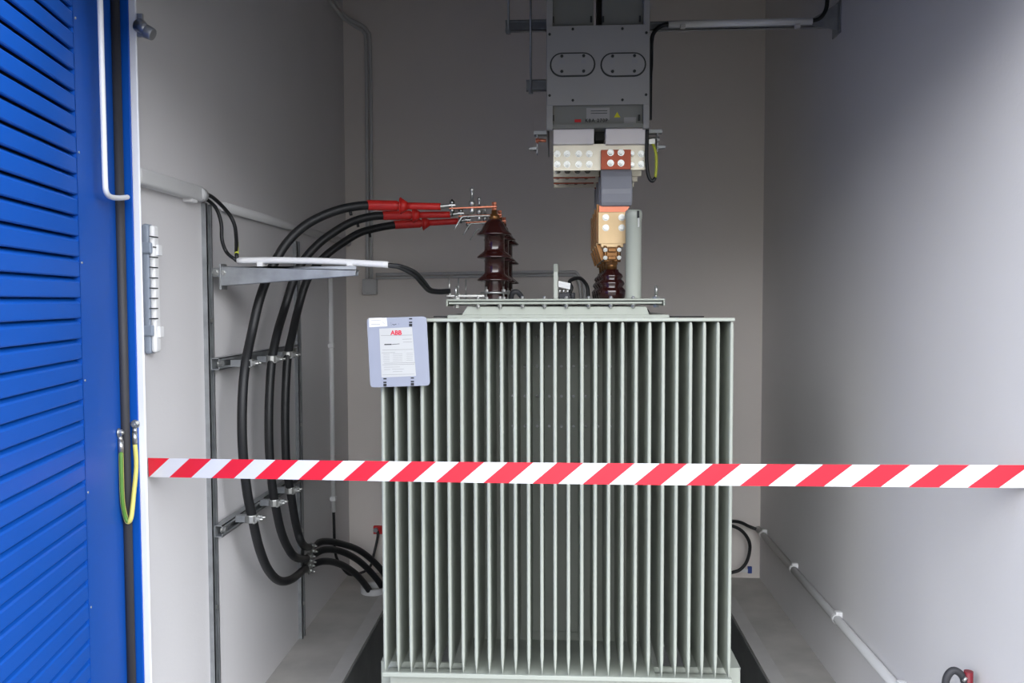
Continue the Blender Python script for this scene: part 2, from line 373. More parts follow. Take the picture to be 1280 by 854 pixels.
def eyebolt(x, y):
    q = MB(); q.cyl((x, y, zl), (x, y, zl+.006), .013, n=6, smooth=False); q.cyl((x, y, zl+.004), (x, y, zl+.014), .006, n=10)
    q.tube([(x, y+.011*math.cos(a_), zl+.027+.014*math.sin(a_)) for a_ in [i*math.pi/6 for i in range(13)]], .0045, n=10, sub=2)
    q.cyl((x, y, zl-.019), (x, y, zl-.030), .010, n=6, smooth=False); q.build('eye_bolt', 'zinc', TF)
eyebolt(PY(570.5, 370, 2.9).x, 2.9); eyebolt(PY(820, 370, 2.9).x, 2.9)
# tall filler pipe
fp = MB(); x_ = PY(791.8, 320, 2.95).x; z1 = PY(791, 262.5, 2.95).z; rp = .0272
fp.lathe([(rp, zl-.002), (rp, z1-.032), (rp+.0018, z1-.030), (rp+.0018, z1-.012), (rp, z1-.004), (rp-.006, z1), (.0001, z1)], (x_, 2.95, 0)); fp.build('filler_pipe', 'green', TF)
q = MB(); q.box((x_+.012, 2.95-.029, z1-.06), (x_+.017, 2.95-.023, z1-.03)); q.build('pipe_label', 'paper', TF)
q = MB(); q.box((x_+.009, 2.95-.0302, z1-.03), (x_+.017, 2.95-.0235, z1-.006)); q.build('pipe_mark', 'ink', TF)
# lifting lug
x_ = PY(694.7, 350, 3.1).x; z1 = PY(694, 330, 3.1).z
lug = MB(); lug.prism([(x_-.0085, 3.06, zl-.001), (x_-.0085, 3.18, zl-.001), (x_-.0085, 3.17, z1-.03), (x_-.0085, 3.15, z1), (x_-.0085, 3.09, z1), (x_-.0085, 3.07, z1-.03)], (.017, 0, 0))
lug.build('lifting_lug', 'green', TF, bevel=.003)
# terminal clutter: contact box with white tag, black lead
bx = PY(706, 366, 3.08)
q = MB(); q.box((bx.x-.022, 3.06, zl), (bx.x+.018, 3.10, zl+.022)); q.cyl((bx.x+.028, 3.08, zl), (bx.x+.028, 3.08, zl+.022), .009, n=12); q.build('gas_relay_base', 'rubber', TF, bevel=.003)
q = MB(); 
for dx in (-.018, -.004, .010): q.cyl((bx.x+dx, 3.07, zl+.018), (bx.x+dx, 3.07, zl+.036), .005, n=10)
q.build('terminal_post', 'zinc', TF, split=True)
q = MB(); q.prism([PY(698, 351, 3.06), PY(713.2, 354.3, 3.06), PY(712.5, 362, 3.06), PY(698, 358.5, 3.06)], (0, .004, 0)); q.build('white_tag', 'white', TF)
q = MB(); q.tube([PY(711, 369, 3.1), PY(714.5, 360, 3.1), PY(712, 352, 3.12), PY(720, 348, 3.16), PY(727, 349, 3.2), PY(734, 358, 3.22), PY(735.5, 372, 3.22)], .0068, n=12); q.build('lead', 'black', TF)
q = MB(); g = PY(645, 366, 3.1)
q.tube([(g.x-.018, 3.1, zl), (g.x-.012, 3.09, zl+.022), (g.x+.004, 3.09, zl+.026), (g.x+.018, 3.1, zl+.012), (g.x+.024, 3.11, zl)], .009, n=10); q.build('drain_bend', 'rubber', TF)
# high-voltage bushings
HX = PY(618, 320, 3.05).x
def hv(y):
    zb0 = zl; r = .0355; zz = lambda py: PY(618, py, 3.05).z
    pr = [(r, zb0)]
    for e_, top in ((350, 338), (321.5, 310), (293, 275)):
        ze = zz(e_); hi = .027 if e_ != 293 else .048
        pr += [(r, ze-.004), (r+.010, ze-.002), (.0600, ze-.004), (.0625, ze-.001), (.060, ze+.003), (.048, ze+.013), (r+.002 if e_ != 293 else .034, ze+hi*.78), (r if e_ != 293 else .023, ze+hi if e_ != 293 else zz(274.5))]
    pr += [(.0001, zz(273.5))]
    b = MB().lathe(pr, (HX, y, 0), n=32).build('high_voltage_bushing', 'brown', TF)
    zc = zz(273.5)
    MB().lathe([(.017, zc-.002), (.019, zc+.004), (.016, zc+.014), (.010, zc+.018), (.010, zc+.030), (.0001, zc+.03)], (HX, y, 0), n=20).build('bushing_cap', 'bronze', b)
    q = MB(); q.cyl((HX, y, zc+.02), (HX, y, zc+.058), .005, n=10); zbq = zc+.040
    q.cyl((HX, y, zbq+.008), (HX, y, zbq+.018), .0095, n=6, smooth=False); q.cyl((HX, y, zbq-.012), (HX, y, zbq-.002), .0095, n=6, smooth=False); q.build('terminal_stud', 'copper', b)
    a = PY(562, 261.5, 3.05); bb = PY(621, 257, 3.05)
    q = MB(); q.prism([(a.x, y-.014, zbq-.006), (bb.x, y-.014, zbq-.001), (bb.x, y-.014, zbq+.005), (a.x, y-.014, zbq-.001)], (0, .028, 0)); q.build('terminal_bar', 'copper', b, bevel=.001)
    q = MB(); x1 = PY(565, 260, 3.05).x
    q.cyl((x1, y, zbq-.03), (x1, y, zbq+.03), .0035, n=8); q.lathe([(.0001, .012), (.008, .009), (.0095, 0), (.008, -.007), (.0001, -.009)], (x1, y, zbq-.010), n=14); q.lathe([(.0001, .010), (.008, .007), (.0095, 0), (.008, -.007), (.0001, -.008)], (x1, y, zbq+.018), n=14)
    q.build('bar_bolt', 'boltsteel', b, split=True)
    q = MB(); x2 = PY(590, 260, 3.05).x
    q.lathe([(.0001, -.022), (.008, -.020), (.0105, -.012), (.0085, -.006), (.009, .006), (.0115, .008), (.0115, .022), (.006, .026), (.0055, .04), (.0035, .043), (.005, .047), (.0035, .052), (.006, .057), (.008, .063), (.006, .069), (.0001, .071)], (x2, y, zbq), n=18); q.build('ball_stud', 'zinc', b)
    q = MB(); zh = zc+.010
    q.tube([(HX-.012, y-.012, zh), PY(584, 271, 3.05)*1+Vector((0, y-3.05-.012, 0)), PY(579, 271.5, 3.05)+Vector((0, y-3.05-.012, 0)), PY(576.5, 274, 3.05)+Vector((0, y-3.05-.012, 0)), PY(568.5, 287, 3.05)+Vector((0, y-3.05-.012, 0))], .0032, n=8); q.build('arcing_horn', 'zinc', b)
    # base clamp ring, studs and lower horn
    q = MB(); zf = zl+.022
    q.lathe([(r+.002, -.003), (r+.015, -.003), (r+.015, .004), (r+.002, .004)], (HX, y, zf), n=24)
    for k in range(4):
        a_ = math.radians(52+90*k*1.0); ex, ey = HX+.043*math.cos(a_), y+.043*math.sin(a_)
        q.cyl((ex, ey, zl), (ex, ey, zf+.022), .0036, n=8); q.cyl((ex, ey, zf+.003), (ex, ey, zf+.012), .0075, n=6, smooth=False); q.cyl((ex, ey, zl), (ex, ey, zl+.008), .0075, n=6, smooth=False)
    q.build('base_clamp', 'zinc', b)
    q = MB(); x3 = PY(562.3, 350, 3.05).x
    q.box((x3-.010, y-.018, zf-.012), (HX-.035, y-.006, zf-.007)); q.cyl((x3, y-.012, zf-.02), (x3, y-.012, zf+.062), .0024, n=8); q.cyl((x3, y-.012, zf-.008), (x3, y-.012, zf+.004), .006, n=6, smooth=False)
    q.build('lower_horn', 'zinc', b)
    q = MB(); zk = [zz(282+10), zz(321)]
    return zbq
ZBAR = 0
HVY = (3.05, 3.33, 3.60)
for y_ in HVY: ZBAR = hv(y_)
# low-voltage bushings
LX = PY(764.5, 340, 3.04).x
for j, y_ in enumerate((3.04, 3.21, 3.38, 3.55)):
    zz = lambda py: PY(764, py, 3.04).z
    b = MB().lathe([(.042, zl), (.046, zl+.004), (.050, zz(364)), (.047, zz(362)), (.038, zz(359)), (.046, zz(355)), (.043, zz(352)), (.034, zz(349)), (.040, zz(346)), (.037, zz(343)), (.026, zz(340)), (.024, zz(337)), (.0001, zz(336.5))], (LX, y_, 0), n=32).build('low_voltage_bushing', 'brown', TF)
    q = MB(); q.cyl((LX, y_, zz(337)), (LX, y_, zz(328)), .019, n=24); q.cyl((LX, y_, zz(331)), (LX, y_, zz(326)), .023, n=6, smooth=False); q.cyl((LX, y_, zz(327)), (LX, y_, zz(308)), .014, n=18); q.build('terminal_stud', 'bronze', b)
    q = MB(); zc0, zc1 = zz(331), zz(307)
    q.box((LX-.024, y_-.018, zc0+.010), (LX+.024, y_+.018, zc1), )
    for s_ in (-1, 1):
        q.cyl((LX+s_*.024, y_-.024, zc0+.008), (LX+s_*.024, y_-.024, zc1-.002), .006, n=10)
    q.box((LX-.014, y_-.03, zc0+.016), (LX+.014, y_-.016, zc0+.030)); q.box((LX-.014, y_-.03, zc1-.024), (LX+.014, y_-.016, zc1-.010))
    q.build('stud_clamp', 'bronze', b, bevel=.002)
    q = MB()
    for s_ in (-1, 1):
        for z_ in (zc0+.023, zc1-.017): q.hexbolt((LX+s_*.024, y_-.030, z_), (0, -1, 0), r=.0055, h=.004)
    q.build('clamp_bolt', 'boltsteel', b, split=True)

# nameplate hanging in front of the fins
YN = 2.54
def npx(x, y, d=0): return PY(x, y, YN-d)
def quad(mb, pts, d, th=.0006): return mb.prism([npx(x, y, d) for x, y in pts], (0, th, 0))
cor = [(458.5, 398), (533, 395.5), (537.5, 482), (463, 484.5)]
def rounded(c, r=5.):
    out = []; n = len(c)
    for i in range(n):
        p = Vector(c[i]).to_2d(); a = Vector(c[i-1]).to_2d(); b = Vector(c[(i+1) % n]).to_2d()
        a = p+(a-p).normalized()*r; b = p+(b-p).normalized()*r
        for k in range(6):
            t = k/5; out.append(tuple(a*(1-t)**2+p*2*t*(1-t)+b*t*t))
    return out
pl = MB().prism([npx(x, y) for x, y in rounded(cor)], (0, .004, 0)).build('nameplate', 'alu', TF)
tag(pl, 'pale aluminium rating plate with paper sheet')
q = MB(); q.box((npx(470, 420).x, YN+.004, npx(470, 420).z), (npx(474, 420).x, YF+.08, npx(470, 412).z)); q.box((npx(512, 420).x, YN+.004, npx(470, 420).z), (npx(516, 420).x, YF+.08, npx(470, 412).z)); q.build('plate_bracket', 'steel', TF, split=True)
quad(MB(), [(474, 411), (515, 409), (520, 470), (477, 472)], .0008).build('paper_sheet', 'paper', pl)
quad(MB(), [(461.2, 397.6), (483.3, 397.2), (484.2, 408), (461.4, 409.2)], .0014).build('sticker', 'white', pl)
q = MB()
def line(x0, y0, x1, y1, h=.5, d=.0012): quad(q, [(x0, y0), (x1, y1), (x1, y1+h), (x0, y0+h)], d, .0003)
line(476, 419.3, 515, 418.7); line(503, 424, 514.5, 423.6); line(504, 427.5, 515, 427.2); line(478, 437.5, 516, 436.5); line(477, 441, 494, 440.5)
line(480, 454, 519, 453); line(478, 456, 518, 455); line(489.5, 440, 489.9, 453.5); line(506, 439, 506.6, 452)
for k in range(5): line(479, 443+2.2*k, 487, 442.8+2.2*k, .35); line(491, 442.5+2.2*k, 503, 442.2+2.2*k, .35); line(508, 441.5+2.2*k, 516, 441.2+2.2*k, .35)
line(480, 459, 500, 458.6, .4); line(480, 462, 488, 461.8, .4); line(490, 461.5, 505, 461.2, .4); line(491, 464.5, 503, 464.2, .4); line(478, 468.6, 518, 467.5, .4)
line(464, 400.3, 476, 400.1, .4, .0018); line(464, 405.3, 475, 405.2, .5, .0018); line(477.5, 402, 481, 404.8, .5, .0018)
q.build('printed_lines', 'printgrey', pl)
q = MB(); line(480.4, 430.2, 489.5, 430, 1.3); line(490, 430.4, 499.5, 429.6, .6); 
line(488.6, 402.6, 489.2, 406.6, 1); line(490.5, 405, 493, 406, .7, .0003); line(493, 405.6, 495.5, 405, .6, .0003); line(498, 404, 498.6, 405.8, .6, .0003)
for cx_, cy_ in ((513.3, 397.8), (481.2, 472.8), (515.5, 471.8)):
    for dy, h in ((0, 1.4), (4.4, 1.6), (7, 3.0)): line(cx_-2.0, cy_+dy, cx_+2.0, cy_+dy, h*1.15, .0006)
q.build('printed_marks', 'ink', pl)
text('maker_lettering', 'ABB', npx(495.2, 416.3, .0014), .0185, 'redink', pl, bold=.0006, tilt=-.01)

# beams carrying the transformer across the pit
for x_, lb in ((-.32, 'left steel beam under the transformer, across the pit'), (.32, 'right steel beam under the transformer, across the pit')):
    q = MB(); q.box((x_-.05, 2.7, .11), (x_+.05, 4.4, .12)); q.box((x_-.004, 2.7, .01), (x_+.004, 4.4, .11)); q.box((x_-.05, 2.2, 0), (x_+.05, 4.4, .01))
    tag(q.build('steel_beam', 'steel'), lb, 'beam', 'beams under the transformer')

# ---------------------------------------------------------------- overhead busbar trunking
TX0, TX1 = PY(683, 80, 3.0).x, PY(812.5, 80, 3.0).x
zA, zB = PY(748, 31.5, 3.0).z, PY(748, 131, 3.0).z; zE = PY(748, 158.5, 3.0).z
BT = thing('busbar_trunking', ((TX0+TX1)/2, 3.2, zE), 'grey metal busbar trunking hanging above the transformer', 'trunking')
YT0, YT1 = 3.0, 3.62
q = MB()
for x0, x1 in ((TX0, TX0+.022), (TX1-.022, TX1)): q.box((x0, YT0+.004, zE-.006), (x1, YT0+.03, 3.2))
for x0, x1 in ((TX0, TX0+.004), (TX1-.004, TX1)): q.box((x0, YT0+.03, zE), (x1, YT1, 3.2))
q.build('side_flange', 'trunk', BT, bevel=.002)
MB().box((TX0+.002, YT0, zB), (TX1-.002, YT0+.004, zA)).build('cover_plate', 'trunk', BT, bevel=.001)
xg0, xg1 = PY(742, 10, 3.02).x, PY(752.5, 10, 3.02).x
for x0, x1 in ((TX0+.022, xg0), (xg1, TX1-.022)): MB().box((x0, YT0+.02, zA-.02), (x1, YT0+.5, 3.2)).build('duct_body', 'trunkin', BT, bevel=.002)
MB().box((TX0+.022, YT0+.02, zE), (TX1-.022, YT0+.4, zB+.02)).build('lower_panel', 'trunkin', BT, bevel=.002)
q = MB(); q.box((TX0+.022, YT0+.008, zE-.001), (TX1-.022, YT0+.02, zE+.012)); q.build('bottom_lip', 'trunkin', BT)
q = MB(); 
for x_, y_ in ((687, 43), (716, 36.5), (778, 36), (808, 41), (687, 119.5), (716, 125.5), (778, 125), (807.5, 118.5)):
    p = PY(x_, y_, 3.0); q.cyl((p.x, YT0-.003, p.z), (p.x, YT0+.001, p.z), .0048, n=6, smooth=False)
q.build('cover_screw', 'darkgasket', BT, split=True)
for cx_ in (715.7, 779):
    c = PY(cx_, 81, 3.0); L = .037; rr = .036
    def stad(r, y): 
        out = []
        for k in range(13): a_ = -math.pi/2+math.pi*k/12; out.append(Vector((c.x+L+r*math.cos(a_), y, c.z+r*math.sin(a_))))
        for k in range(13): a_ = math.pi/2+math.pi*k/12; out.append(Vector((c.x-L+r*math.cos(a_), y, c.z+r*math.sin(a_))))
        return out
    ic = MB().prism(stad(rr+.0055, YT0-.0015), (0, .002, 0)).build('inspection_cover', 'darkgasket', BT)
    MB().prism(stad(rr, YT0-.006), (0, .006, 0)).build('cover_lid', 'trunk', ic)
    q = MB()
    for dx in (-.037, .038):
        q.cyl((c.x+dx, YT0-.010, c.z+.028), (c.x+dx, YT0-.005, c.z+.028), .0055, n=6, smooth=False); q.cyl((c.x+dx, YT0-.010, c.z-.024), (c.x+dx, YT0-.005, c.z-.024), .0055, n=6, smooth=False)
    q.build('cover_bolt', 'darkgasket', ic, split=True)
    q = MB()
    for dx in (-.037, .038): q.box((c.x+dx-.009, YT0-.0066, c.z+.002), (c.x+dx+.009, YT0-.006, c.z+.016))
    q.build('cover_sticker', 'printgrey', ic, split=True)
# labels on the lower panel
def bp(x, y, d=.001): return PY(x, y, YT0+.02-d)
q = MB(); a, b = bp(733, 150), bp(762, 134.5); q.box((a.x, YT0+.0185, a.z), (b.x, YT0+.020, b.z)); ls = q.build('panel_sticker', 'trunk', BT)
q = MB()
for y_ in (138.5, 141.5): a, b = bp(738.5, y_+.7), bp(759, y_-.3); q.box((a.x, YT0+.0178, a.z), (b.x, YT0+.0186, b.z))
q.build('printed_lines', 'ink', ls)
a, b = bp(718.3, 153), bp(726.3, 149.2); MB().box((a.x, YT0+.0182, a.z), (b.x, YT0+.020, b.z)).build('red_mark', 'redsign', BT)
text('model_lettering', 'KBA 270P', bp(745.5, 150.8, .002), .0155, 'ink', BT, bold=.0005, spacing=1.25)
a = bp(771.5, 143.5); MB().prism([a+Vector((-.011, 0, -.009)), a+Vector((.011, 0, -.009)), a+Vector((0, 0, .010))], (0, .001, 0)).build('warning_triangle', 'yellowsign', BT)
q = MB(); a, b = bp(780, 155), bp(795, 146.5); q.box((a.x, YT0+.0182, a.z), (b.x, YT0+.020, b.z)); q.build('grey_sticker', 'trunk', BT)
q = MB(); 
for x_, y_ in ((691.5, 148), (799, 147.5), (691.5, 25), (739, 24.5), (754, 24.5), (800, 24)): p = bp(x_, y_); q.box((p.x-.004, YT0+.012, p.z-.010), (p.x+.003, YT0+.02, p.z+.010))
q.build('panel_clip', 'darkgasket', BT, split=True)
# insulators and tinned bars
for x0, x1 in ((691.5, 742.5), (757, 807)):
    a, b = PY(x0, 180.5, 3.03), PY(x1, 160, 3.03); MB().box((a.x, 3.03, a.z), (b.x, 3.56, zE)).build('insulator_block', 'epoxy', BT, bevel=.003)
q = MB(); a, b = PY(744, 176, 3.1), PY(755, 159, 3.1); q.box((a.x, 3.09, a.z), (b.x, 3.5, zE)); q.build('spacer', 'darkgasket', BT)
zb0, zb1 = PY(748, 213, 3.05).z, PY(748, 180.5, 3.05).z; bx0, bx1 = PY(691.5, 200, 3.05).x, PY(807, 200, 3.05).x
BUSY = (3.05, 3.20, 3.35, 3.50)
for j, y_ in enumerate(BUSY):
    b = MB().box((bx0, y_, zb0), (bx1, y_+.010, zb1+.002)).build('tinned_busbar', 'tin', BT, bevel=.001)
    q = MB()
    if j == 0:
        for x_ in (696.5, 708.7, 723.3, 736.5, 801.5):
            for yy in (192.5, 205.5): p = PY(x_, yy, 3.05); q.hexbolt((p.x, y_, p.z), (0, -1, 0), r=.0088, h=.007, stud=.006)
    else:
        for k in range(4):
            for dz in (.022, .06): q.hexbolt((bx0+.015+k*.037, y_, zb0+dz), (0, -1, 0), r=.0085, h=.007, stud=.006)
    q.build('bar_bolt', 'boltsteel', b, split=True)
q = MB(); a = PY(691.5, 231, 3.35)
for y_ in (3.20, 3.35): q.box((bx0, y_+.012, zb0-.004), (bx0+.155, y_+.016, zb0+.02))
q.build('copper_backing', 'darkcopper', BT, split=True)
# side brackets hanging below the trunking
for s_, xx in ((-1, TX0), (1, TX1)):
    q = MB(); q.box((xx+(-.045 if s_ < 0 else .0), 3.06, zE-.012), (xx+(.0 if s_ < 0 else .05), 3.10, zE)); q.box((xx+s_*.034-.0015, 3.06, zE-.078), (xx+s_*.034+.0015, 3.10, zE-.01))
    q.prism([(xx+s_*.034, 3.06, zE-.055), (xx+s_*.062, 3.06, zE-.058), (xx+s_*.062, 3.06, zE-.064), (xx+s_*.034, 3.06, zE-.066)], (0, .03, 0)); q.build('side_bracket', 'steel', BT)
    q = MB(); q.cyl((xx+s_*.002, 3.05, zE-.036), (xx+s_*.032, 3.05, zE-.034), .006, n=10); q.hexbolt((xx+s_*.03, 3.05, zE-.035), (s_, 0, 0), r=.009); q.build('bracket_bolt', 'copper' if s_ < 0 else 'zinc', BT)
# flexible links from busbar to LV bushing
def link(y, label):
    r = thing('flexible_busbar_link', (LX, y, 1.66), label, 'connector', 'flexible links between trunking and bushings')
    P = lambda x, yy: PY(x, yy, 3.04)+Vector((0, y-3.04, 0))
    a, b = P(751, 212.5), P(788.5, 187.5); MB().box((a.x, y-.010, a.z), (b.x, y+.008, b.z)).build('copper_lug', 'darkcopper', r, bevel=.001)
    q = MB()
    for x_ in (763, 776):
        for yy in (191.5, 204.5): p = P(x_, yy); q.hexbolt((p.x, y-.010, p.z), (0, -1, 0), r=.0088, h=.007, stud=.006)
    for yy in (192, 206): p = P(789.6, yy); q.hexbolt((p.x+.001, y-.002, p.z), (0, -1, 0), r=.006, h=.006)
    q.build('lug_bolt', 'boltsteel', r, split=True)
    # bent sleeve: bulges towards the viewer
    x0, x1 = P(750.5, 240).x, P(789.5, 240).x
    prof = [(212.5, -.006), (216, -.018), (222, -.030), (232, -.036), (238, -.040), (244, -.038), (254, -.030), (258.5, -.022)]
    prof2 = [(258.5, .012), (250, .012), (232, .010), (218, .012), (212.5, .012)]
    poly = [Vector((x0, y+d, P(770, yy).z)) for yy, d in prof]+[Vector((x0, y+d, P(770, yy).z)) for yy, d in prof2]
    MB().prism(poly, (x1-x0, 0, 0)).build('sleeve', 'sleeve', r, bevel=.006, seg=3)
    q = MB(); q.box((x0+.001, y-.024, P(0, 258.9).z), (x1-.002, y+.010, P(0, 256.9).z)); q.build('sleeve_end_band', 'ink', r)
    q = MB(); q.prism([P(749, 258)+Vector((0, -.012, 0)), P(787, 258)+Vector((0, -.012, 0)), P(781, 268)+Vector((0, -.012, 0)), P(748.5, 268)+Vector((0, -.012, 0))], (0, .014, 0)); q.build('copper_braid_end', 'copper', r)
    q = MB(); a, b = P(747.3, 305.5), P(781.5, 265.8); q.box((a.x, y-.024, a.z), (b.x, y-.010, b.z)); q.box((a.x+.01, y-.024, a.z-.012), (b.x-.008, y-.012, a.z+.001)); q.build('connector_plate', 'brass', r, bevel=.0015)
    q = MB()
    for x_ in (756.7, 776.5):
        for yy in (272.8, 285.6): p = P(x_, yy); q.hexbolt((p.x, y-.024, p.z), (0, -1, 0), r=.0088, h=.006)
    q.build('plate_bolt', 'zinc', r, split=True)
    q = MB()
    for k in range(3): xx = a.x-.004+k*.0045; q.box((xx, y+.0+k*.01, P(0, 308).z), (xx+.003, y+.035, P(0, 262).z))
    q.prism([P(745.5, 307), P(749, 303), P(757, 322), P(751.5, 326)], (0, .03, 0)); q.build('lamination', 'bronze', r, split=True)
for y_, lb in zip((3.04, 3.21, 3.38, 3.55), ('front-most grey-sleeved flexible busbar link above brass plate with four bolts', 'second flexible busbar link, just behind the front brass plate', 'third flexible busbar link behind the green filler pipe', 'rearmost flexible busbar link nearest the back wall')):
    link(y_, lb)
# earth lead beside the trunking
q = thing('earth_lead', (TX1+.02, 3.04, zE-.2), 'black and yellow-green earth lead looping right of the busbars', 'cable')
MB().tube([PY(809, 162, 3.03), PY(808.5, 180, 3.03), PY(808.5, 205, 3.03), PY(811, 221, 3.03), PY(815.5, 226.5, 3.03), PY(819.3, 222, 3.03)], .0062, n=10).build('black_sheath', 'black', q)
MB().tube([PY(819.3, 222, 3.03), PY(820.5, 205, 3.03), PY(819.5, 190, 3.03), PY(815.5, 178, 3.04)], .0048, n=10).build('striped_sheath', 'yg', q)
p = PY(815, 177, 3.03); MB().box((p.x-.01, 3.03, p.z-.008), (p.x+.01, 3.05, p.z+.008)).build('cable_lug', 'zinc', q)

# ---------------------------------------------------------------- overhead struts, rods, white tube
def strut(mb, a, b, w_=.041, d_=.021, up=Vector((0,0,1)), out=Vector((0,-1,0))):
    """open slotted channel from a to b; the slot faces 'out'"""
    a = Vector(a); b = Vector(b)
    L = b-a
    def bar(u0_, u1_, o0, o1):
        mb.prism([a+up*u0_+out*o0, a+up*u1_+out*o0, a+up*u1_+out*o1, a+up*u0_+out*o1], L)
    h = w_/2; t = .0028
    bar(-h, h, -t, 0); bar(-h, -h+t, 0, d_); bar(h-t, h, 0, d_); bar(-h, -h+.0095, d_-t, d_); bar(h-.0095, h, d_-t, d_)
    return mb
YS = 3.36
zs_ = PY(660, 33.5, YS).z
tag(strut(MB(), (PY(632, 33, YS).x, YS, zs_), (TX0-.001, YS, zs_)).build('ceiling_strut', 'steel'), 'short dark strut hung left of the trunking, upper of two', 'bracket')
z2 = PY(670, 108, YS).z
tag(strut(MB(), (PY(658, 108, YS).x, YS, z2), (TX0-.001, YS, z2)).build('ceiling_strut', 'steel'), 'shorter dark strut left of the trunking, lower of two', 'bracket')
for px, zlo, lb in ((636, 45, 'threaded rod hanging from ceiling at the far left strut end'), (663.5, 118, 'long threaded rod hanging down to the lower strut left of trunking')):
    x_ = PY(px, 30, YS).x; zt_ = PY(px, zlo, YS).z
    r = thing('threaded_rod', (x_, YS-.025, zt_), lb, 'rod', 'threaded rods from the ceiling')
    MB().cyl((x_, YS-.0265, zt_), (x_, YS-.0265, ZC), .0045, n=10).build('rod', 'steel', r)
    zc = zs_ if zlo < 60 else z2
    MB().cyl((x_, YS-.0265, zc-.034), (x_, YS-.0265, zc-.0215), .010, n=6, smooth=False).build('nut', 'steel', r)
ra, rb_ = PY(813, 34.5, YS), PY(1036, 33.5, YS)
ws = thing('wall_strut', (rb_.x, YS, rb_.z), 'dark horizontal strut from trunking to right wall near ceiling', 'bracket')
strut(MB(), (TX1+.001, YS, ra.z), (XR-.004, YS, ra.z), .033).build('channel', 'steel', ws)
q = MB(); q.box((XR-.006, YS-.045, ra.z-.045), (XR, YS+.045, ra.z+.075)); q.prism([(XR-.005, YS-.022, ra.z+.07), (XR-.005, YS-.022, ra.z-.03), (XR-.10, YS-.022, ra.z-.014), (XR-.10, YS-.022, ra.z+.016)], (0, .004, 0)); q.build('wall_plate', 'steel', ws, bevel=.001)
YC = YS-.02
wt = thing('cable_conduit', (.6, YC, ra.z+.03), 'white plastic tube lying on the high right strut', 'conduit')
ta, tb = PY(835.5, 30.5, YC), PY(1015, 26.5, YC)
MB().cyl(ta, tb, .0135, n=16).build('tube', 'white', wt)
for px in (853, 996):
    c = PY(px, 31.5, YC); MB().box((c.x-.010, YC-.016, c.z-.016), (c.x+.010, YC+.0, c.z+.0)).build('clip', 'lgrey', wt, bevel=.003)
tag(MB().tube([PY(811, 150, YC-.02)+Vector((.004, 0, 0)), PY(811.5, 100, YC-.02)+Vector((.004, 0, 0)), PY(812.5, 80, YC-.02)+Vector((.004, 0, 0)), PY(813.5, 52, YC-.02)+Vector((.003, 0, 0)), PY(818, 40, YC-.02), PY(828, 32, YC), ta+Vector((.02, 0, 0)), PY(900, 29, YC), PY(1000, 27, YC), tb+Vector((-.02, 0, 0)), PY(1023, 24, YC), PY(1031, 15, YC), PY(1034, 2, YC), PY(1035, -30, YC), PY(1035, -60, YC)], .008, n=10).build('thin_black_cable', 'black'), 'thin black cable through white tube, rising at the right wall', 'cable')

# ---------------------------------------------------------------- left wall fittings
tz0, tz1 = PX(255, 256, XL).z, PX(255, 238, XL).z
t = thing('cable_trunking', (XL+.02, 2.45, tz0), 'light grey plastic duct along upper left wall near the opening', 'trunking')
q = MB(); q.box((XL, YL+.004, tz0), (XL+.036, 2.60, tz1)); q.build('duct', 'lgrey', t, bevel=.008, seg=3)
q = MB(); q.cyl((XL+.018, 2.58, (tz0+tz1)/2), (XL+.018, 2.625, (tz0+tz1)/2), .024, .021, n=18); q.build('end_sleeve', 'lgrey', t)
q = MB(); q.box((XL, 2.52, tz0-.008), (XL+.03, 2.56, tz0+.004)); q.build('duct_clip', 'white', t, bevel=.002)
zp = PX(350, 279, XL+.02).z
tag(MB().cyl((XL+.016, 2.80, zp+.004), (XL+.016, 4.49, zp-.004), .0165, n=16).build('wall_conduit', 'lgrey'), 'grey conduit running back along left wall behind the big cables', 'conduit')
def post(Yc, ztop, label):
    r = thing('upright_channel', (XL, Yc, 0), label, 'wall rail', 'upright channels on left wall')
    q = MB(); strut(q, (XL+.003, Yc, .0), (XL+.003, Yc, ztop), .041, .015, up=Vector((0, 1, 0)), out=Vector((1, 0, 0))); q.build('channel', 'steel', r)
    q = MB()
    for z_ in (.15, .47, .93, 1.4): 
        if z_ < ztop: q.hexbolt((XL+.006, Yc, z_), (1, 0, 0), r=.008, h=.012)
    q.build('fixing_bolt', 'zinc', r, split=True)
P1, P2 = PX(267, 500, XL+.02).y, PX(376.5, 500, XL+.02).y
post(P1, PX(262, 257, XL).z, 'grey upright channel on left wall, nearer one by slotted box')
post(P2, PX(373, 303, XL).z, 'grey upright channel on left wall, farther one behind black cables')
XS = XL+.058
def wallstrut(y0, y1, pxs, label, ends):
    z_ = pxs; r = thing('cable_rail', (XS, (y0+y1)/2, z_), label, 'wall rail', 'slotted cable rails on left wall')
    strut(MB(), (XL+.021, y0, z_), (XL+.021, y1, z_), .038, .024, up=Vector((0,0,1)), out=Vector((1,0,0))).build('channel', 'steel', r)
    q = MB()
    for y_ in (y0+.025, y1-.03): q.hexbolt((XL+.034, y_, z_), (1, 0, 0), r=.010, h=.012)
    q.build('end_bolt', 'zinc', r, split=True)
zu = PX(268, 457.5, XL+.06).z; zw = PX(272, 673, XL+.06).z
wallstrut(P1-.01, PX(377, 440, XL+.06).y, zu, 'upper slotted rail on left wall holding three black cables', 2)
wallstrut(P1-.01, P2+.06, zw, 'lower slotted rail on left wall just under the tape', 2)
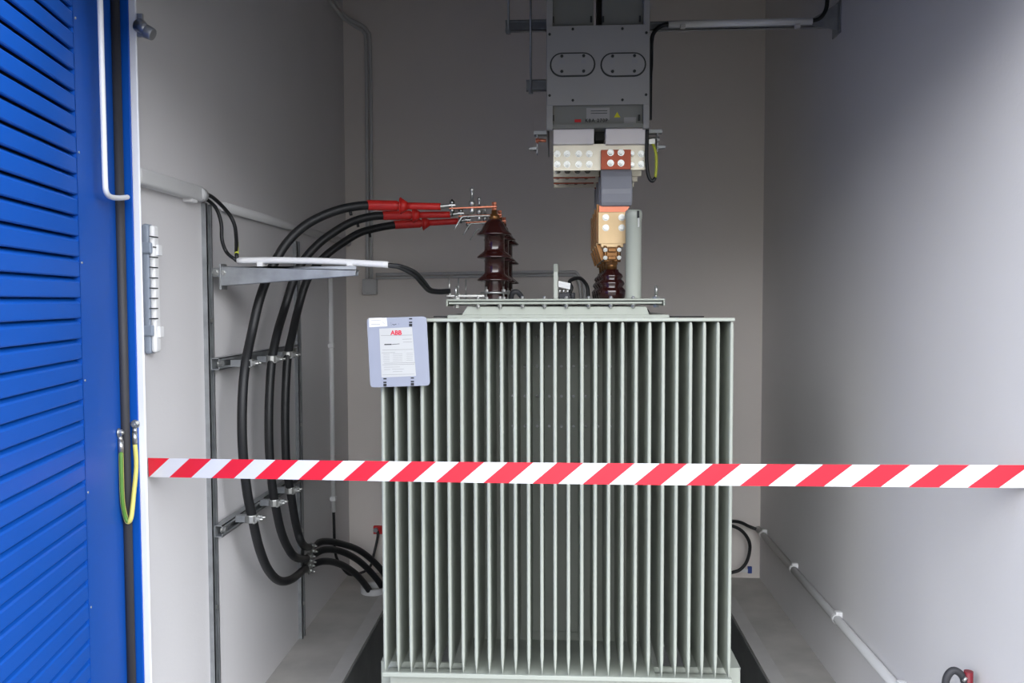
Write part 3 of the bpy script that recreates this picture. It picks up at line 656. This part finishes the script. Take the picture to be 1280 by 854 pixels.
# cantilever arm with white tube
YA = P1+.02
arm = thing('cantilever_arm', (XL+.04, YA, 1.5), 'galvanised tapering bracket arm carrying white tube, left side', 'bracket')
A0, A1, A2, A3 = PY(276, 333, YA), PY(445, 337.5, YA), PY(444, 344.5, YA), PY(276, 357.5, YA)
q = MB(); q.prism([A0, A1, A2, A3], (0, .003, 0)); q.prism([A0, A1, A1+Vector((0,.04,0)), A0+Vector((0,.04,0))], (0, 0, -.003)); q.prism([A0+Vector((0,.037,0)), A1+Vector((0,.037,0)), A2+Vector((0,.037,0)), A3+Vector((0,.037,0))], (0, .003, 0)); q.build('arm', 'steel', arm, bevel=.001)
q = MB(); q.box((A0.x-.004, YA-.006, A3.z-.012), (A0.x+.002, YA+.046, A0.z+.008)); q.box((XL+.018, YA-.0, A0.z-.033), (A0.x-.003, YA+.03, A0.z-.005)); q.build('mounting_plate', 'steel', arm, bevel=.001)
q = MB(); q.hexbolt((A0.x+.008, YA, A0.z-.02), (0, -1, 0), r=.006, h=.004); q.hexbolt((A0.x-.018, YA, A0.z-.02), (0, -1, 0), r=.009, h=.005); q.build('arm_bolt', 'zinc', arm, split=True)
YU = YA+.014
tu = thing('cable_conduit', (-.85, YU, 1.58), 'white plastic tube lying on galvanised bracket arm left of transformer', 'conduit')
T = [PY(297, 326, YU), PY(340, 325.5, YU), PY(400, 326.5, YU), PY(450, 329, YU), PY(485.5, 331, YU)]
MB().tube(T, .0105, n=16).build('tube', 'white', tu)
for px in (326, 438):
    c = PY(px, 329.5 if px < 400 else 331.5, YU); q = MB(); q.box((c.x-.010, YU-.013, c.z-.014), (c.x+.010, YU+.012, c.z+.004)); q.cyl((c.x, YU, c.z-.02), (c.x, YU, c.z-.008), .007, n=10); q.build('clip', 'white', tu, bevel=.003)
# two thin black cables from the duct into the tube
dz = (tz0+tz1)/2
def fromduct(pts, r, name, label):
    q = thing(name, pts[0], label, 'cable'); MB().tube(pts, r, n=10).build('sheath', 'black', q); return q
s0 = Vector((XL+.022, 2.60, dz+.008)); s1 = Vector((XL+.016, 2.60, dz-.008))
q = fromduct([s0, Vector((XL+.026, 2.69, dz+.0)), PY(285, 266, 2.77), PY(293, 281, 2.78), PY(295.5, 300, 2.76), PY(295.8, 318, YU-.0), PY(300, 325, YU), PY(330, 325.6, YU), PY(400, 326.5, YU), PY(450, 329, YU), PY(490, 331.5, YU), PY(505, 334, YU+.02), PY(520, 341, YU+.06), PY(531, 353, YU+.12), PY(538, 361.5, 2.92), PY(548, 363.5, 2.98), PY(562, 363, 3.02)], .0062, 'thin_black_cable', 'thin black cable with yellow-green end, entering white tube on bracket arm')
MB().cyl(PY(295.7, 303, 2.7595), PY(295.8, 318, YU), .0068, n=12).build('striped_end', 'yg', q)
fromduct([s1, Vector((XL+.022, 2.66, dz-.012)), PY(271, 262, 2.70), PY(276.5, 280, 2.71), PY(277.5, 300, 2.71), PY(283, 315, 2.72), PY(292, 323, YU-.006), PY(300, 326.5, YU), PY(330, 326.5, YU), PY(400, 327.5, YU), PY(450, 330, YU), PY(490, 333, YU), PY(504, 337, YU+.02), PY(518, 345, YU+.05), PY(528, 356, YU+.1), PY(536, 364, 2.90), PY(548, 366, 2.97), PY(562, 365.5, 3.02)], .0058, 'thin_black_cable', 'thin black cable hanging lowest between grey duct and white tube')

# slotted box at the front of the left wall
lb = thing('slotted_box', (XL, 2.32, 1.5), 'white slotted plastic box on grey base, left wall by frame', 'wall box')
zb1_, zb0_ = PY(190, 283, 2.3).z, PY(190, 440, 2.3).z
ya, yb_, xf = 2.262, PX(200.5, 360, XL+.034).y, XL+.034
MB().box((XL, ya-.004, zb0_-.004), (XL+.020, yb_+.004, zb1_+.004)).build('base', 'bgrey', lb, bevel=.008, seg=3)
MB().box((XL+.019, ya, zb0_), (xf, yb_, zb1_)).build('cover', 'white', lb, bevel=.007, seg=3)
q = MB()
for k, yy in enumerate((296.3, 309, 321.7, 334.5, 347.5, 360.4, 373, 385.7, 398.4)):
    z_ = PX(193, yy, xf).z; q.box((xf-.001, PX(187 if k != 1 else 191.5, yy, xf).y, z_-.0016), (xf+.0006, PX(197.5, yy, xf).y, z_+.0016))
q.build('vent_slot', 'ink', lb, split=True)
for yy in (309, 414):
    z_ = PX(184, yy, xf).z; MB().box((XL+.002, ya-.010, z_-.015), (XL+.030, ya+.002, z_+.015)).build('clip', 'bgrey', lb, bevel=.004)
    MB().box((xf-.002, ya+.012, z_-.020), (xf+.006, ya+.036, z_+.010)).build('hinge_tab', 'white', lb, bevel=.002)

# ---------------------------------------------------------------- three big HV cables
XK = XL+.095
def wallp(x, y): return PX(x, y, XK)
cabs = []
def hvcable(y, up, down, arc, label):
    r = thing('high_voltage_cable', wallp(*down[0]), label, 'cable', 'black high-voltage cables on left wall')
    wall = [wallp(*p) for p in down]
    y1 = wall[0].y
    # from the termination to the wall: depth glides from the bushing's row to the rail's position
    n = len(up); top = [PY(px, py, y+(y1-y)*(i/n)) for i, (px, py) in enumerate(up)]
    arcp = [PY(px, py, yy) for px, py, yy in arc]
    MB().tube(top+wall+arcp, .0158, n=16, sub=6).build('sheath', 'black', r)
    xT0 = up[0]; p0 = top[0]
    p1 = Vector((PY(553.5, 258, 3.05).x, y, ZBAR+.004)); d = (p1-p0); L = d.length
    c = MB(); q0 = p0-d.normalized()*.012
    # heat-shrink termination with one shed
    def at(t): return p0+d*t
    c.tube([at(-.03), at(.02), at(.2), at(.32), at(.40), at(.52)], lambda t: .0182 if .1 < t < .75 else (.0172 if t < .2 else .0140), n=18, sub=3)
    c.tube([at(.5), at(.75), at(.97)], .0128, n=18, sub=3)
    tm = c.build('termination', 'red', r)
    c = MB(); c.cyl(at(.42), at(.435), .031, .029, n=24); c.cyl(at(.435), at(.52), .028, .0135, n=24); c.build('rain_shed', 'red', tm)
    c = MB(); e0 = at(.96); e1 = Vector((PY(563, 259, 3.05).x, y, ZBAR+.008)); e2 = Vector((PY(568, 259, 3.05).x, y, ZBAR+.0085))
    c.tube([e0, e0.lerp(e1, .4), e1], lambda t: .0095-.003*t, n=14, sub=3); c.box((e1.x-.006, y-.010, ZBAR+.006), (e2.x+.004, y+.010, ZBAR+.0105)); c.build('cable_lug', 'zinc', tm)
    cabs.append((r, wall)); return r
hvcable(3.05, [(462, 256.5), (445, 258), (425, 262), (402, 270.5), (380, 283), (360, 302), (345, 325), (333, 350), (323, 380)],
        [(315, 415), (307, 455), (303.5, 490), (302.5, 530), (304, 570), (309, 615), (316, 650), (324, 685), (335, 712), (349, 726), (365, 724)],
        [(383, 710, 3.66), (403, 702, 3.78), (424, 705, 3.92), (444, 717, 4.05), (460, 736, 4.14), (466, 750, 4.18)],
        'front black high-voltage cable with highest red termination, lowest bend at bottom')
hvcable(3.33, [(481, 269.5), (463, 271), (440, 277.5), (418, 290), (398, 305), (380, 325), (367, 350)],
        [(356, 385), (347, 415), (340, 450), (337, 490), (336, 530), (337, 570), (340, 605), (344, 630), (351, 663), (360, 685), (370, 697)],
        [(384, 698, 3.72), (405, 687.5, 3.86), (428, 690, 3.98), (452, 704, 4.12), (474, 728, 4.22), (482, 745, 4.26)],
        'middle black high-voltage cable, between front and rear ones on the rails')
hvcable(3.60, [(495, 281), (474, 284.5), (450, 291), (428, 304), (409, 318), (393, 335), (382, 355)],
        [(373, 385), (366, 415), (360, 443), (357.5, 480), (356.5, 520), (357, 560), (359, 590), (363, 613), (367, 640), (372, 664), (378, 680)],
        [(387, 684, 3.78), (404, 677, 3.92), (427, 680, 4.06), (452, 690, 4.2), (477, 713, 4.3), (490, 740, 4.36)],
        'rear black high-voltage cable, rightmost on the rails with lowest red termination')
tag(MB().lathe([(.055, -.001), (.055, .03), (.068, .03), (.068, -.001)], (PY(468, 738, 4.2).x, 4.2, 0), n=24).build('floor_sleeve', 'lgrey'), 'grey sleeve in floor where the black cables go down', 'pipe')
# silver cleats on the rails
def cleat(P, along, outw, label):
    P = Vector(P); r = thing('cable_cleat', P, label, 'clamp', 'silver cable cleats')
    X = outw.normalized(); T_ = along.normalized(); S = X.cross(T_)
    q = MB(); 
    Mx = Matrix((X, S, T_)).transposed().to_4x4(); Mx.translation = P
    n = 12; rr = .0225
    ring = [Vector((rr*math.cos(math.pi*2*k/n), rr*math.sin(math.pi*2*k/n))) for k in range(n)]
    q.prism([Mx @ Vector((p.x, p.y, -.013)) for p in ring], T_*.026)
    q.build('collar', 'zinc', r, bevel=.003)
    q = MB(); q.box((-.052, -.012, -.011), (-.018, .012, .011), Mx); q.build('foot', 'steel', r)
    q = MB(); q.box((.018, -.020, -.010), (.024, .020, .010), Mx); q.box((.012, -.024, -.013), (.020, .024, -.009), Mx)
    for s_ in (-1, 1): q.cyl(Mx @ Vector((.020, s_*.013, 0)), Mx @ Vector((.044, s_*.013, 0)), .0045, n=8); q.cyl(Mx @ Vector((.024, s_*.013, 0)), Mx @ Vector((.034, s_*.013, 0)), .008, n=6, smooth=False)
    q.build('cleat_bolts', 'zinc', r)
Xo = Vector((1, 0, 0)); Zu = Vector((0, 0, 1))
names = ('front', 'middle', 'rear')
for j, (px, py) in enumerate(((309, 454), (340.5, 449), (360.5, 443.5))): cleat(PX(px, py, XK)*1, Zu, Xo, 'silver cleat on upper rail around the %s black cable' % names[j])
for j, (px, py) in enumerate(((314.5, 648), (343.5, 628), (363, 612.5))): cleat(PX(px, py, XK), Zu, Xo, 'silver cleat on lower rail around the %s black cable' % names[j])
for j, (px, py, yy) in enumerate(((384, 709.5, 3.66), (385, 698, 3.72), (387, 685, 3.78))): cleat(PY(px, py, yy), Vector((.3, .8, .1)), Vector((.9, -.4, 0)), 'silver cleat at far upright, %s of a stack of three' % ('lowest', 'middle', 'topmost')[j])
# small ties hanging under the upper cables
for (px, py, yy) in ((438, 264, 3.0), (447, 279, 3.25), (462, 292, 3.5)):
    p = PY(px, py, yy); tag(MB().cyl(p, p+Vector((.002, 0, -.015)), .0055, n=8).build('cable_tie', 'black'), 'tiny black tie under the %s upper black cable' % {438: 'front', 447: 'middle', 462: 'rear'}[px], 'cable tie')

# ---------------------------------------------------------------- back wall and corner fittings
yb = YB-.016
def pipe(pts, r, name, matn, label, cat='conduit'): return tag(MB().tube(pts, r, n=12).build(name, matn), label, cat)
jx = PY(461.5, 357, yb)
for dx, lb in ((457.8, 'left of two grey pipes rising up the back wall corner'), (463.6, 'right of two grey pipes rising up the back wall corner')):
    o_ = 2.5 if dx > 460 else -2.5
    pts = [PY(461+o_+.5, 349, yb), PY(461+o_+.5, 200, yb), PY(460+o_, 60, yb), PY(457+o_, 40, yb), PY(449+o_, 33-o_*.6, yb), Vector((XL+.03, yb-.03, PY(436, 26-o_*.8, yb).z)), Vector((XL+.016, yb-.12, PY(436, 23-o_*1.4, yb).z)), PX(405+o_*1.2, -16-o_*1.5, XL+.016)]
    pipe(pts, .0095, 'wall_pipe', 'lgrey', lb)
q = thing('junction_box', (jx.x, YB-.02, jx.z), 'small white square box low on back wall left', 'wall box')
a, b = PY(452.5, 368.5, YB-.04), PY(470.5, 348.5, YB-.04); MB().box((a.x, YB-.04, a.z), (b.x, YB, b.z)).build('box', 'lgrey', q, bevel=.006, seg=3)
a, b = PY(455, 365.5, YB-.043), PY(468, 351.5, YB-.043); MB().box((a.x, YB-.043, a.z), (b.x, YB-.039, b.z)).build('lid', 'lgrey', q, bevel=.003)
pipe([PY(470, 343.3, yb), PY(560, 342, yb), PY(650, 340.5, yb), PY(712, 340, yb), PY(720, 341, yb), PY(724, 346, yb), PY(729, 352, yb-.02), PY(731, 372, yb-.04), PY(731, 400, yb-.05)], .0085, 'wall_pipe', 'lgrey', 'upper of two thin horizontal pipes on back wall')
pipe([PY(470, 347.5, yb), PY(560, 346.2, yb), PY(650, 344.7, yb), PY(712, 344.2, yb), PY(719, 346, yb), PY(722, 351, yb), PY(725, 360, yb-.02), PY(726, 380, yb-.03), PY(726, 400, yb-.03)], .0075, 'wall_pipe', 'lgrey', 'lower of two thin horizontal pipes on back wall')
# thin white pipe on the left wall near the far corner, cable out of it
q = thing('wall_pipe', (XL+.012, PX(414.5, 500, XL).y, 1.0), 'thin white vertical pipe on left wall near back corner', 'conduit')
a, b = PX(413, 340, XL+.014), PX(417, 640, XL+.014); a.y = b.y = (a.y+b.y)/2
MB().cyl(a, b, .0115, n=12).build('tube', 'white', q)
for yy in (432, 625):
    c = PX(415, yy, XL+.014); MB().box((XL, a.y-.014, c.z-.01), (XL+.028, a.y+.014, c.z+.01)).build('clip', 'white', q, bevel=.002)
pipe([b+Vector((0, 0, .02)), PY(417.5, 655, b.y), PY(418, 675, b.y), PY(419, 690, b.y), PY(423, 702, b.y+.04), PY(436, 718, b.y+.07), PY(452, 716, 4.34), PY(463, 708, 4.4), PY(468, 690, 4.44), PY(472, 672, 4.46), PY(472, 664, 4.47)], .007, 'earth_cable', 'black', 'thin black cable from white pipe, drooping to red clamp at back', 'cable')
q = thing('earthing_clamp', PY(474, 663, 4.48), 'small red-brown earthing clamp on back wall beside the fins', 'clamp')
a, b = PY(466.5, 668, 4.47), PY(486, 658.5, 4.47); MB().box((a.x, 4.472, a.z), (b.x, 4.495, b.z)).build('strip', 'redsign', q, bevel=.002)
c = PY(469.5, 663, 4.46); MB().cyl((c.x, 4.474, c.z), (c.x, 4.455, c.z), .013, n=6, smooth=False).build('bolt', 'steel', q)

# ---------------------------------------------------------------- right wall low conduit
xr = XR-.018
za, zb2 = PX(945, 657, xr), PX(1112, 852, xr)
rc = thing('wall_conduit', (xr, 3.2, .28), 'long grey conduit clipped low along right wall', 'conduit')
zmid = (za.z+zb2.z)/2
MB().cyl((xr, 4.47, zmid), (xr, 2.0, zmid), .0165, n=16).build('tube', 'lgrey', rc)
for yy in (4.36, 3.80, 3.21, 2.62, 2.05):
    q = MB(); q.box((xr-.006, yy-.011, zmid-.004), (XR, yy+.011, zmid+.028)); q.lathe([(.0168, -.011), (.0185, -.011), (.0185, .011), (.0168, .011)], (xr, yy, zmid), n=20, axis='Y'); q.build('clip', 'white', rc, bevel=.002)
pipe([Vector((xr, 4.45, zmid)), PY(936, 658, 4.46), PY(925, 653, 4.44), PY(912, 652, 4.42), PY(895, 656, 4.42), PY(830, 700, 4.42), PY(800, 735, 4.40)], .0085, 'low_cable', 'black', 'black cable leaving right wall conduit, upper of two at fins', 'cable')
pipe([PY(760, 650, 4.45), PY(830, 647, 4.44), PY(895, 652, 4.42), PY(912, 656.5, 4.4), PY(925, 662, 4.4), PY(934, 672, 4.4), PY(937.5, 684, 4.4), PY(934, 701, 4.4), PY(926, 711.5, 4.4), PY(916, 715.5, 4.4), PY(895, 719, 4.38), PY(800, 723, 4.36)], .0085, 'low_cable', 'black', 'black cable bowing round beside the fins, back right corner', 'cable')
q = thing('corner_tag', PY(937, 713, 4.48), 'tiny blue and white tag at back right floor corner', 'tag')
a, b = PY(935, 717, 4.485), PY(940, 709, 4.485); MB().box((a.x, 4.485, a.z), (b.x, 4.499, b.z)).build('blue_block', 'bluesign', q)
a, b = PY(924, 715.5, 4.49), PY(935, 711.5, 4.49); MB().box((a.x, 4.49, a.z), (b.x, 4.499, b.z)).build('white_strip', 'white', q)
# hose loop at the lower right
hl = thing('cable_loop', PY(1194, 850, 2.15), 'dark grey hose loop with red coupling, bottom right corner', 'cable')
YH = 2.16
MB().tube([PY(1186, 1000, YH), PY(1183.5, 900, YH), PY(1182, 862, YH), PY(1183.5, 847, YH), PY(1191, 838.5, YH), PY(1200, 842, YH), PY(1205.5, 852, YH), PY(1208, 875, YH), PY(1210, 1000, YH)], .0092, n=14).build('hose', 'rubber', hl)
c = PY(1210.5, 850, YH-.0); MB().cyl(c+Vector((0, 0, -.05)), c+Vector((0, 0, .022)), .011, n=14).build('red_coupling', 'redpl', hl)
c = PY(1206, 850, YH-.012); MB().cyl(c+Vector((-.004, 0, -.004)), c+Vector((.004, 0, .006)), .004, n=8).build('coupling_pin', 'zinc', hl)

# ---------------------------------------------------------------- red and white barrier tape
tm = bpy.data.materials.new('barrier_tape'); tm.use_nodes = True; t = tm.node_tree; b = t.nodes['Principled BSDF']; b.inputs['Roughness'].default_value = .38
tcn = t.nodes.new('ShaderNodeTexCoord'); sp = t.nodes.new('ShaderNodeSeparateXYZ'); t.links.new(tcn.outputs['Object'], sp.inputs[0])
def mth(op, a, b=None):
    n = t.nodes.new('ShaderNodeMath'); n.operation = op
    for i, v in enumerate((a, b)):
        if v is None: continue
        if isinstance(v, (int, float)): n.inputs[i].default_value = v
        else: t.links.new(v, n.inputs[i])
    return n.outputs[0]
TA, TB = Vector((XL+.004, 2.262, 0)), Vector((XR-.001, 1.975, 0))
za_, zb_t = PY(183, 584.5, 2.262).z, PY(1210, 590.5, 2.02).z
h2 = .0262
per = .1245
phase = PY(699, 576, 2.13).x          # a red stripe's top left corner
sk = mth('SUBTRACT', sp.outputs['X'], mth('MULTIPLY', mth('SUBTRACT', sp.outputs['Z'], h2), 1.2))
fr_ = mth('FRACT', mth('ADD', mth('DIVIDE', mth('SUBTRACT', sk, phase), per), 40.0))
st_ = mth('LESS_THAN', fr_, .52)
mx = t.nodes.new('ShaderNodeMix'); mx.data_type = 'RGBA'; t.links.new(st_, mx.inputs['Factor'])
mx.inputs[6].default_value = (.74, .74, .76, 1); mx.inputs[7].default_value = (lin(232), lin(38), lin(56), 1)
t.links.new(mx.outputs[2], b.inputs['Base Color'])
q = MB(); n = 40; vs = []
for i in range(n+1):
    s_ = i/n; p = TA.lerp(TB, s_); z_ = -.004*math.sin(math.pi*s_); tw = .0015*math.sin(s_*9)
    vs += [(p.x, p.y+tw, z_-h2), (p.x, p.y-tw, z_+h2), (p.x, p.y-tw+.0004, z_+h2), (p.x, p.y+tw+.0004, z_-h2)]
fs = []
for i in range(n):
    a = i*4; fs += [(a+k, a+(k+1) % 4, a+4+(k+1) % 4, a+4+k) for k in range(4)]
q.add(vs, fs, True); q.add(vs[:4], [(0, 1, 2, 3)]); q.add(vs[-4:], [(3, 2, 1, 0)])
me = bpy.data.meshes.new('barrier_tape'); me.from_pydata([Vector(v) for v in q.v], [], q.f); me.update()
tp_ = bpy.data.objects.new('barrier_tape', me); C.objects.link(tp_); me.materials.append(tm)
tp_.location = (0, 0, za_); tp_.rotation_euler = (0, -math.atan2(zb_t-za_, TB.x-TA.x), 0)
tp_.location.z = za_+(zb_t-za_)*(-TA.x)/(TB.x-TA.x)
tag(tp_, 'red and white striped barrier tape stretched across the opening', 'barrier tape')
